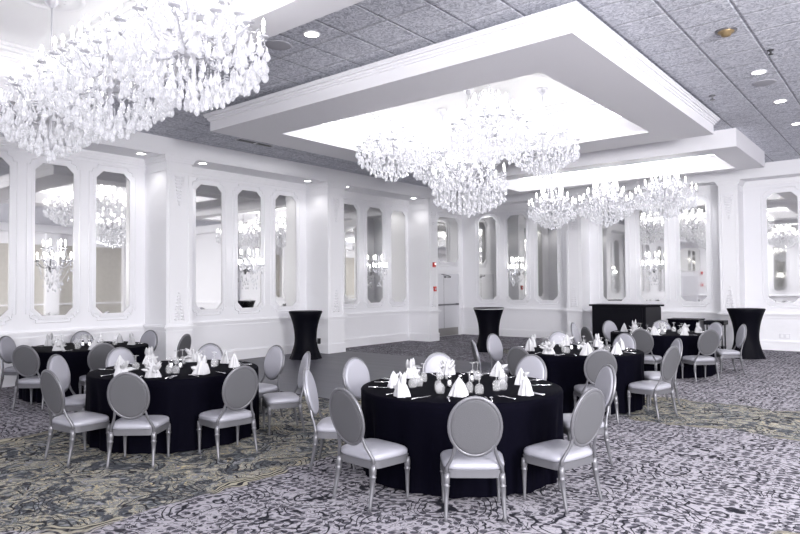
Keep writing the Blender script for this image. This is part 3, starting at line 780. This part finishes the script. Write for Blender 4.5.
# ------------------------------------------------------------------ chairs
def superring(hw_f, hw_r, y0, y1, n=32, p=5.0):
    pts = []
    cy, hy = (y0 + y1) / 2, (y1 - y0) / 2
    for i in range(n):
        a = 2 * PI * i / n; ca, sa = math.cos(a), math.sin(a)
        ux = math.copysign(abs(ca) ** (2 / p), ca); uy = math.copysign(abs(sa) ** (2 / p), sa)
        w = hw_r + (hw_f - hw_r) * (uy + 1) / 2
        pts.append((ux * w, cy + uy * hy))
    return pts
TILT = math.atan2(.105, .46)
def oval_pt(a, hw, hh, off=0.):
    """point on the tilted back plane; off moves along its normal (towards the front +y)"""
    x = hw * math.cos(a); q = hh * math.sin(a)
    c = Vector((0, -.083, .688))
    return c + Vector((x, -q * math.sin(TILT), q * math.cos(TILT))) + Vector((0, math.cos(TILT), math.sin(TILT))) * off
def make_chair():
    root = thing('banquet_chair', 'x', 'chair')
    # seat cushion
    b = MB(); out = superring(.245, .220, -.005, .395); n = len(out); v = []; f = []
    cen = (0, .195)
    lay = [(.95, .356), (1.0, .362), (1.012, .378), (1.0, .395), (.95, .408), (.82, .420), (.55, .430), (.25, .434), (.02, .435)]
    for sc_, z in lay:
        for x, y in out: v.append((cen[0] + (x - cen[0]) * sc_, cen[1] + (y - cen[1]) * sc_, z))
    for j in range(len(lay) - 1):
        for i in range(n): k_ = (i + 1) % n; f.append((j * n + i, j * n + k_, (j + 1) * n + k_, (j + 1) * n + i))
    f.append(tuple(range(n))); b.add(v, f, True); b.build('seat', SEATM, root)
    # apron
    b = MB(); o1 = superring(.240, .215, 0, .39, 32, 7); o2 = superring(.215, .19, .025, .365, 32, 7)
    b.ringprism(o2, o1, 2, .300, .358); o3 = superring(.244, .219, -.004, .394, 32, 7)
    b.ringprism(o2, o3, 2, .346, .356); b.build('seat_frame', SILVER, root)
    # legs
    fl = MB(); fl.lathe([(.012, 0), (.013, .02), (.011, .03), (.018, .20), (.021, .235), (.026, .24), (.026, .248), (.018, .252), (.024, .262), (.024, .30), (.020, .33)], 10)
    fm = fl.mesh('leg', SILVER); fixn(fm)
    for sx in (-1, 1): link('leg', fm, root, (sx * .215, .365, 0))
    for sx in (-1, 1):
        b = MB()
        pr = [(0, .012), (.03, .012), (.16, .017), (.235, .021), (.24, .025), (.248, .025), (.252, .018), (.262, .023), (.30, .023), (.335, .02)]
        b.tube([(sx * (.200 + .012 * (1 - z / .335)), .012 - .055 * (1 - z / .335) ** 1.5, z) for z, r in pr], [r for z, r in pr], 10)
        b.build('leg', SILVER, root)
    # back ring and supports
    b = MB(); N = 40
    b.tube([oval_pt(2 * PI * i / N, .184, .220) for i in range(N)], .014, 8, closed=True)
    b.tube([oval_pt(2 * PI * i / N, .191, .227, -.004) for i in range(N)], .008, 6, closed=True)
    for sx in (-1, 1):
        a = -PI / 2 + sx * .85
        p = oval_pt(a, .187, .222)
        b.tube([p + Vector((0, 0, .02)), p, (sx * .155, -.030, .475), (sx * .172, -.010, .43), (sx * .198, .006, .38), (sx * .205, .012, .32)], [.011, .012, .012, .013, .014, .014], 8)
    b.build('back_frame', SILVER, root)
    def pad(off0, off1, hw, hh):
        b = MB(); v = []; f = []; N = 36
        lay = [(1.0, 0), (1.0, .4), (.975, .75), (.92, .95), (.84, 1.0), (.6, 1.0)]
        for sc_, q in lay:
            for i in range(N): v.append(oval_pt(2 * PI * i / N, hw * sc_, hh * sc_, off0 + (off1 - off0) * q))
        for j in range(len(lay) - 1):
            for i in range(N): k_ = (i + 1) % N; f.append((j * N + i, j * N + k_, (j + 1) * N + k_, (j + 1) * N + i))
        f.append(tuple((len(lay) - 1) * N + i for i in range(N))); b.add(v, f, True); return b
    pad(0, .030, .178, .214).build('backrest', SEATM, root)
    o = pad(0, -.016, .178, .214).build('back_panel', BACKM, root); o['label'] = 'matt grey fabric back panel'
    return root
CH_A = dict(
 T1=[(-52, 0, 'nearest the camera, grey back showing'), (-94, 0, 'at the left front, back to the camera'), (-14, 0, 'at the right front, back turned to the camera'),
     (-145, 2, 'at the left, seen side on'), (176, 0, 'at the far left, its bright front before the dance floor'), (134, 0, 'on the far side, left one'), (91, 0, 'on the far side, right one'), (47, 0, 'at the right, mostly behind another chair')],
 T2=[(-83, 0, 'at the left front, its grey back to the camera'), (-146, 0, 'at the left, its pale front overlapped by a grey back'), (-48, 0, 'at the front, its back square to the camera'), (-6, 0, 'at the right front, seen from behind'),
     (48, 12, 'at the right, seen side on beside the dance floor'), (89, 0, 'at the back right, its pale front to the camera'), (131, 0, 'on the far side, only the top of its back showing'), (177, 0, 'on the far left side, behind a ruffled napkin')],
 T3=[(-16, 0, 'at the right front, its grey back to the camera'), (-56, 0, 'at the front, its grey back to the camera'), (-150, 0, 'at the left, cut by the left edge of the photo'), (110, 0, 'on the far right side against the wall'), (158, 0, 'on the far side, behind napkins'), (57, 0, 'at the right, dark back before the pilaster')],
 T4=[(173, 0, 'at the left, its pale oval front to the camera'), (-138, 0, 'at the left, edge on'), (-94, 0, 'at the left front, grey back half hidden'), (124, 0, 'on the far side, left one'), (-54, 0, 'at the front, its grey back to the camera'),
     (82, 0, 'on the far side, right one'), (-12, 0, 'at the right, seat facing left'), (38, 0, 'at the far right, pale front behind another chair')],
 T5=[(-86, 0, 'at the left front, its grey back to the camera'), (152, 0, 'at the far left, its pale front against the black bar'), (107, 0, 'on the far side in the middle'), (-42, 0, 'at the right front, its grey back to the camera'), (63, 0, 'at the right back, pale front behind a grey chair'), (33, 0, 'at the far right, seen side on beside a cocktail table')])
CH_A['T3'][5] = (57, -28, CH_A['T3'][5][2])
proto = make_chair(); snap(proto)
CHAIRS = []
R0 = 1.345
def place_chair(x, y, face, label, tk):
    o = proto if not CHAIRS else copy_tree(proto)
    CHAIRS.append(o); o.location = (x, y, 0); o.rotation_euler = (0, 0, face - PI / 2)
    o['label'] = label; o['group'] = 'oval-back banquet chairs at the round tables'
for tk, lst in CH_A.items():
    cx, cy = TAB[tk]
    for a, tw, s in lst:
        an = math.radians(a); rr = R0
        if tk == 'T1' and a == -14: rr = 1.345
        if tk == 'T2' and a == 48: rr = 1.39
        if tk == 'T3' and a == 57: rr = 1.42
        if tk == 'T3' and a == 158: rr = 1.37
        if tk == 'T5' and a == 33: rr = 1.37
        lab = 'silver %s chair, %s' % (TS[tk], s)
        place_chair(cx + rr * math.cos(an), cy + rr * math.sin(an), an + PI + math.radians(tw + random.uniform(-2, 2)), lab, tk)
for x, y, s, f in ((-5.36, 12.28, 'pulled out at the far left, seen edge on', 5), (-4.66, 11.22, 'pulled out at the left front, grey back to the camera', 55)):
    place_chair(x, y, math.radians(f), 'silver far right table chair, ' + s, 'T5')

# ------------------------------------------------------------------ place settings
def napkin_peak(seed, ears):
    rnd = random.Random(seed); b = MB(); N = 28; v = []; f = []
    ph = [rnd.uniform(0, 6.28) for _ in range(4)]
    lay = [(.070, 0), (.066, .02), (.054, .055), (.042, .09), (.026, .12), (.010, .145), (.001, .158)]
    lean = rnd.uniform(-.015, .015)
    for j, (r, z) in enumerate(lay):
        for i in range(N):
            a = 2 * PI * i / N
            q = r * (1 + .16 * math.sin(3 * a + ph[0] + z * 12) + .10 * math.sin(7 * a + ph[1]) + .06 * math.sin(11 * a + ph[2]))
            v.append((q * math.cos(a) * 1.05 + lean * z / .15, q * math.sin(a) * .8, z))
    for j in range(len(lay) - 1):
        for i in range(N): k_ = (i + 1) % N; f.append((j * N + i, j * N + k_, (j + 1) * N + k_, (j + 1) * N + i))
    f.append(tuple(range(N))); b.add(v, f, False)
    def leaf(p0, p1, w, bend):
        p0, p1 = Vector(p0), Vector(p1); d = p1 - p0; sx = d.cross(Vector((0, 1, 0)));
        sx = sx.normalized() if sx.length > 1e-5 else Vector((1, 0, 0)); vs = []; fs = []
        for k_ in range(6):
            t = k_ / 5; c = p0 + d * t + Vector((0, bend * math.sin(PI * t), 0)); ww = w * math.sin(PI * (.18 + .82 * t)) ** .8 if t < 1 else .001
            vs += [c - sx * ww, c + Vector((0, .35 * ww + .003, 0)), c + sx * ww, c - Vector((0, .25 * ww + .003, 0))]
        for k_ in range(5):
            for q in range(4): fs.append((k_ * 4 + q, k_ * 4 + (q + 1) % 4, k_ * 4 + 4 + (q + 1) % 4, k_ * 4 + 4 + q))
        fs += [(0, 1, 2, 3), (20, 21, 22, 23)]
        b.add(vs, fs, True)
    if ears == 1:
        leaf((-.02, 0, .08), (-.105, .0, .125), .022, .01)
    elif ears == 2:
        leaf((-.005, 0, .07), (-.028, .01, .20), .030, .01); leaf((.012, 0, .07), (.030, -.01, .185), .028, -.01); leaf((0, .01, .07), (.004, .03, .195), .026, .01); leaf((-.02, 0, .04), (-.10, .0, .075), .026, .01)
    elif ears == 3:
        for k_ in range(13):
            a = rnd.uniform(0, 2 * PI); e = rnd.uniform(.1, 1.2); L = rnd.uniform(.10, .15)
            leaf((0, 0, .05), (L * math.cos(a) * math.cos(e), L * math.sin(a) * math.cos(e), .05 + L * math.sin(e)), .020, rnd.uniform(-.02, .02))
    me = b.mesh('napkin', NAPKIN); fixn(me); return me
NAPS = [[napkin_peak(s_ * 4 + e_, e_) for s_ in range(3)] for e_ in range(4)]
def goblet_meshes():
    """stem glass standing upside down: rim on the cloth, foot in the air"""
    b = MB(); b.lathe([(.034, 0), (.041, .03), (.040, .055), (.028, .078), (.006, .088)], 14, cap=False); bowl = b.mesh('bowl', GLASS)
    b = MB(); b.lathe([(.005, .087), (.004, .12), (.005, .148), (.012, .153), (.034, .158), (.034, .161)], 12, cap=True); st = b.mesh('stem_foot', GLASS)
    return bowl, st
GB, GS = goblet_meshes()
def shaker_mesh():
    b = MB(); b.lathe([(.024, 0), (.025, .006), (.016, .05), (.013, .075), (.016, .08), (.013, .094), (.003, .098)], 12); return b.mesh('shaker', STEEL)
SHK = shaker_mesh()
def fork_mesh():
    b = MB(); b.tube([(0, -.09, .004), (0, -.02, .005), (0, .03, .008), (0, .055, .005)], [.006, .0035, .004, .011], 6, flat=1.4)
    for k_ in (-1.5, -.5, .5, 1.5): b.tube([(k_ * .005, .052, .005), (k_ * .0055, .075, .004), (k_ * .0055, .10, .008)], .0016, 4)
    me = b.mesh('fork', STEEL); fixn(me); return me
def knife_mesh():
    b = MB(); b.tube([(0, -.11, .005), (0, -.02, .006)], [.008, .006], 6, flat=1.2)
    b.prism([(-.004, -.02), (.009, -.015), (.011, .07), (.003, .112), (-.004, .118)], 2, .003, .0055)
    me = b.mesh('knife', STEEL); fixn(me); return me
def spoon_mesh():
    b = MB(); b.tube([(0, -.09, .004), (0, -.02, .005), (0, .04, .008)], [.006, .0035, .004], 6, flat=1.4)
    b.ball((0, .062, .008), .02, 10, 5, sq=(.85, 1.45, .28)); me = b.mesh('spoon', STEEL); fixn(me); return me
FK, KN, SP = fork_mesh(), knife_mesh(), spoon_mesh()
Z1 = TZ + .0065
def seat_word(s):
    return s.split(',')[0]
DIRW = {}
T1N = [(-3.044, 4.50), (-3.427, 4.20), (-2.62, 4.90), (-3.80, 4.54), (-4.04, 5.10), (-3.86, 5.52), (-3.38, 5.72), (-2.92, 5.37)]
T1EAR = [0, 2, 0, 1, 2, 3, 1, 1]
def item(name, data, x, y, rz, label, cat, group, z=Z1, sc=1.0):
    o = link(name, data, None, (x, y, z), (0, 0, rz), (sc, sc, sc)); tag(o, label, cat, group); return o
rnd = random.Random(11)
SHORT = dict(
 T1=['nearest chair', 'left front chair', 'right front chair', 'side-on left chair', 'far left chair', 'far side left chair', 'far side right chair', 'half-hidden chair'],
 T2=['left front chair', 'overlapped left chair', 'square-on front chair', 'right front chair', 'side-on right chair', 'back right chair', 'far side chair', 'far left chair'],
 T3=['right front chair', 'front chair', 'left edge chair', 'far right chair', 'far side chair', 'pilaster-side chair'],
 T4=['pale left chair', 'edge-on left chair', 'left front chair', 'far side left chair', 'grey front chair', 'far side right chair', 'right chair', 'far right chair'],
 T5=['left front chair', 'far left chair', 'far middle chair', 'right front chair', 'back right chair', 'far right chair', 'pulled-out left chair', 'empty left place'])
ears = dict(T2=[3, 0, 3, 2, 0, 1, 3, 2], T3=[0, 3, 2, 0, 3, 2], T4=[2, 0, 3, 1, 1, 2, 0, 1], T5=[1, 2, 3, 0, 1, 2, 0, 3])
angs = {k_: [c[0] for c in v_] for k_, v_ in CH_A.items()}
angs['T5'] += [-167, -122]
NPWORD = ['peaked', 'one-eared', 'two-eared', 'ruffled']
for tk, (cx, cy) in TAB.items():
    for i, a in enumerate(angs[tk]):
        an = math.radians(a); ux, uy = math.cos(an), math.sin(an); px_, py_ = -uy, ux
        if tk == 'T1': nx, ny = T1N[i]; e = T1EAR[i]
        else:
            rr = rnd.uniform(.64, .70); j = rnd.uniform(-.04, .04); nx, ny = cx + ux * rr + px_ * j, cy + uy * rr + py_ * j; e = ears[tk][i]
        w = '%s at the %s' % (SHORT[tk][i], TS[tk])
        item('napkin', NAPS[e][i % 3], nx, ny, an + PI / 2 + rnd.uniform(-.6, .6), 'white %s folded napkin before the %s' % (NPWORD[e], w), 'napkin', 'folded napkins on the round tables', sc=rnd.uniform(.95, 1.1) if tk == 'T1' else rnd.uniform(.98, 1.12))
        # goblets, inboard of the napkin
        for j, (du, dp) in enumerate(((.44, .13), (.40, .05)) if (i % 2 == 0 or tk == 'T1') else ((.43, .12),)):
            du += rnd.uniform(-.02, .02)
            gx, gy = cx + ux * du + px_ * dp, cy + uy * du + py_ * dp
            t = thing('goblet', 'upside-down stem glass, %s, before the %s' % (('outer' if j == 0 else 'inner'), w), 'glass', (gx, gy, Z1), 0, 'upside-down stem glasses on the tables')
            t.scale = (1, 1, 1) if j == 0 else (.85, .85, 1.1)
            link('bowl', GB, t); link('stem_foot', GS, t)
        ro = an - PI / 2 + PI
        def cut(n_, me, du, dp, lab):
            item(n_, me, cx + ux * du + px_ * dp, cy + uy * du + py_ * dp, ro + rnd.uniform(-.12, .12), 'steel %s %s before the %s' % (n_, lab, w), n_, '%ss laid on the round tables' % n_ if n_ != 'knife' else 'knives laid on the round tables')
        near = tk in ('T1', 'T2', 'T4')
        cut('knife', KN, .74, .16, 'right of the napkin' if False else 'beside the napkin')
        if near: cut('fork', FK, .74, -.15, 'beside the napkin')
        if near and i % 2 == 0: cut('spoon', SP, .75, .20, 'beyond the knife')
    for j, (dx, dy) in enumerate(((-.02, -.15), (.04, -.06), (-.015, .22)) if tk == 'T1' else ((-.03, -.04), (.05, .03))):
        item('shaker', SHK, cx + dx, cy + dy, 0, 'conical steel shaker, %s at the middle of the %s' % (('nearest', 'second', 'farthest')[j] if tk == 'T1' else ('left one', 'right one')[j], TS[tk]), 'shaker', 'steel shakers on the round tables', sc=1.15)

# ------------------------------------------------------------------ cocktail tables
def cocktail(x, y, label, rim=False):
    t = thing('cocktail_table', label, 'cocktail table', (x, y, 0), 0, 'cocktail tables in black stretch covers')
    b = MB(); N = 40; v = []; f = []
    lay = []
    for k_ in range(15):
        u = k_ / 14; z = .01 + 1.08 * u
        r = .255 + .135 * abs(2 * (u - .42) / 1.16) ** 2.1 if u > .42 else .255 + .115 * abs((.42 - u) / .42) ** 1.7
        lay.append((r, z, max(0, (.42 - u) / .42)))
    lay += [(.385, 1.10, 0)]
    for r, z, q in lay:
        for i in range(N):
            a = 2 * PI * i / N; rr = r * (1 + .10 * q * math.cos(4 * a + .4) ** 2 - .05 * q)
            v.append((rr * math.cos(a), rr * math.sin(a), z))
    for j in range(len(lay) - 1):
        for i in range(N): k_ = (i + 1) % N; f.append((j * N + i, j * N + k_, (j + 1) * N + k_, (j + 1) * N + i))
    b.add(v, f, True); b.build('stretch_cover', SPANDEX, t)
    b = MB(); b.lathe([(.375, 1.088), (.388, 1.095), (.386, 1.112), (.37, 1.115), (.001, 1.115)], 40, cap=False); b.build('top', SPANDEX, t)
    b = MB(); b.lathe([(.22, 0), (.22, .015), (.03, .03), (.03, 1.08)], 16); b.build('pedestal', DARK, t)
    if rim:
        b = MB(); b.lathe([(.391, 1.072), (.395, 1.076), (.395, 1.092), (.39, 1.096)], 40, cap=False); o = b.build('rim_band', NAPKIN, t)
cocktail(-11.10, 10.08, 'black stretch-covered cocktail table by the pilaster on the left wall')
cocktail(-8.50, 13.95, 'black stretch-covered cocktail table with a white rim before the back corner mirrors', True)
cocktail(-3.05, 16.1, 'black stretch-covered cocktail table at right before the back wall')

# ------------------------------------------------------------------ bar and black tables at the back
def bar():
    y0 = 16.6
    t = thing('portable_bar', 'tall black portable bar with angled end before the back wall mirrors', 'bar', (0, 0, 0))
    b = MB(); b.prism([(-6.87, y0), (-5.45, y0), (-5.25, y0 + .55), (-6.87, y0 + .55)], 2, .0, 1.10); b.build('body', BLACK, t)
    b = MB(); b.prism([(-6.93, y0 - .06), (-5.42, y0 - .06), (-5.17, y0 + .62), (-6.93, y0 + .62)], 2, 1.10, 1.145); b.build('counter', BLACK, t)
    b = MB(); b.box(-6.80, -5.52, y0 - .012, y0 - .001, .08, 1.04); b.build('front_panel', BLACK, t)
    b = MB()
    b.add([(-5.44, y0 - .0, .05), (-5.24, y0 + .55, .05), (-5.24, y0 + .55, 1.08), (-5.44, y0, 1.08), (-5.43, y0, .05), (-5.23, y0 + .55, .05), (-5.23, y0 + .55, 1.08), (-5.43, y0, 1.08)],
          [(0, 1, 2, 3), (7, 6, 5, 4), (0, 4, 5, 1), (3, 2, 6, 7), (0, 3, 7, 4), (1, 5, 6, 2)]); b.build('side_panel', BARSIDE, t)
    t = thing('back_bar_table', 'low black draped table with a grey end right of the bar', 'table', (0, 0, 0))
    b = MB(); b.box(-5.02, -4.28, 17.0, 17.5, 0, .76); b.build('drape', CLOTH, t)
    b = MB(); b.box(-5.04, -4.26, 16.97, 17.53, .76, .79); b.build('tabletop', BLACK, t)
    b = MB(); b.box(-4.28, -4.27, 17.0, 17.5, .02, .755); b.build('end_panel', GREYTOP, t)
    t = thing('service_cart', 'small black service cart beside the back wall pilaster', 'cart', (0, 0, 0))
    b = MB(); b.box(-4.18, -3.72, 17.05, 17.5, .66, .76); b.build('top_box', BLACK, t)
    b = MB(); b.box(-4.14, -3.76, 17.1, 17.45, .08, .12); b.build('shelf', BLACK, t)
    for x in (-4.12, -3.78):
        for y in (17.12, 17.43):
            b = MB(); b.tube([(x, y, 0), (x, y, .66)], .016, 8); b.build('leg', DARK, t)
bar()

# ------------------------------------------------------------------ lights
def area(loc, rot, sx, sy, e, name='cove_light'):
    l = bpy.data.lights.new(name, 'AREA'); l.shape = 'RECTANGLE'; l.size = sx; l.size_y = sy; l.energy = e; l.color = (1, .985, 1)
    return link(name, l, None, loc, rot)
for (x0, x1, y0, y1, hx0, hx1, hy0, hy1) in BOXES:      # cove strips on the ledge inside every coffer, shining up
    lx, ly = hx1 - hx0, hy1 - hy0; e = .7 if y0 < 0 else 3.0
    cx, cy = (hx0 + hx1) / 2, (hy0 + hy1) / 2
    for loc, sx, sy in (((cx, hy0 - .19, 4.66), lx, .08), ((cx, hy1 + .19, 4.66), lx, .08), ((hx0 - .19, cy, 4.66), .08, ly), ((hx1 + .19, cy, 4.66), .08, ly)):
        area(loc, (PI, 0, 0), sx, sy, e * max(sx, sy))
# added fill panels under the ceiling, right of and behind the camera
for x, y in ((3.2, -5), (3.2, 1), (3.2, 7), (3.2, 13), (-1.2, -5.5), (-8, -5.5)):
    l = area((x, y, ZC - .02), (0, 0, 0), 1.6, 1.6, 150, 'added_ceiling_fill')
# added fill lights to brighten the room, unseen behind and right of the camera
def aim(loc, to, sx, sy, e):
    o = area(loc, (0, 0, 0), sx, sy, e, 'added_fill_light')
    o.rotation_euler = (Vector(to) - Vector(loc)).to_track_quat('-Z', 'Y').to_euler()
aim((2.2, -3.5, 2.3), (-4, 7, 4.6), 4.0, 2.0, 300)
aim((5.0, 1.2, 2.2), (-2.5, 11, 5.0), 3.0, 2.0, 200)
aim((4.4, 2.4, 3.0), (-6.5, 18, 1.0), 2.0, 1.4, 350)
w = bpy.data.worlds.new('World'); SC.world = w; w.use_nodes = True
w.node_tree.nodes['Background'].inputs[0].default_value = (.8, .82, 1, 1); w.node_tree.nodes['Background'].inputs[1].default_value = .3

# ------------------------------------------------------------------ camera
f, yaw, pitch, roll = 634.2865, 0.68543126, 0.02863211, -0.00735875
cyw, syw = math.cos(yaw), math.sin(yaw)
fwd = Vector((-syw * math.cos(pitch), cyw * math.cos(pitch), math.sin(pitch)))
r = Vector((cyw, syw, 0)); u = r.cross(fwd)
c_, s_ = math.cos(roll), math.sin(roll)
r2 = c_ * r + s_ * u; u2 = -s_ * r + c_ * u
cam = bpy.data.cameras.new('camera'); cam.sensor_width = 36; cam.lens = f / 800 * 36; cam.clip_end = 200
co = link('camera', cam)
M = Matrix((( r2.x, u2.x, -fwd.x, 0), (r2.y, u2.y, -fwd.y, 0), (r2.z, u2.z, -fwd.z, 1.7), (0, 0, 0, 1)))
co.matrix_world = M
SC.camera = co
SC.view_settings.view_transform = 'Standard'
SC.view_settings.look = 'None'
SC.view_settings.exposure = 1.05
SC.cycles.use_denoising = True
SC.cycles.max_bounces = 8; SC.cycles.diffuse_bounces = 4; SC.cycles.glossy_bounces = 4; SC.cycles.transparent_max_bounces = 24
SC.cycles.sample_clamp_indirect = 4
SC.cycles.caustics_reflective = False; SC.cycles.caustics_refractive = False
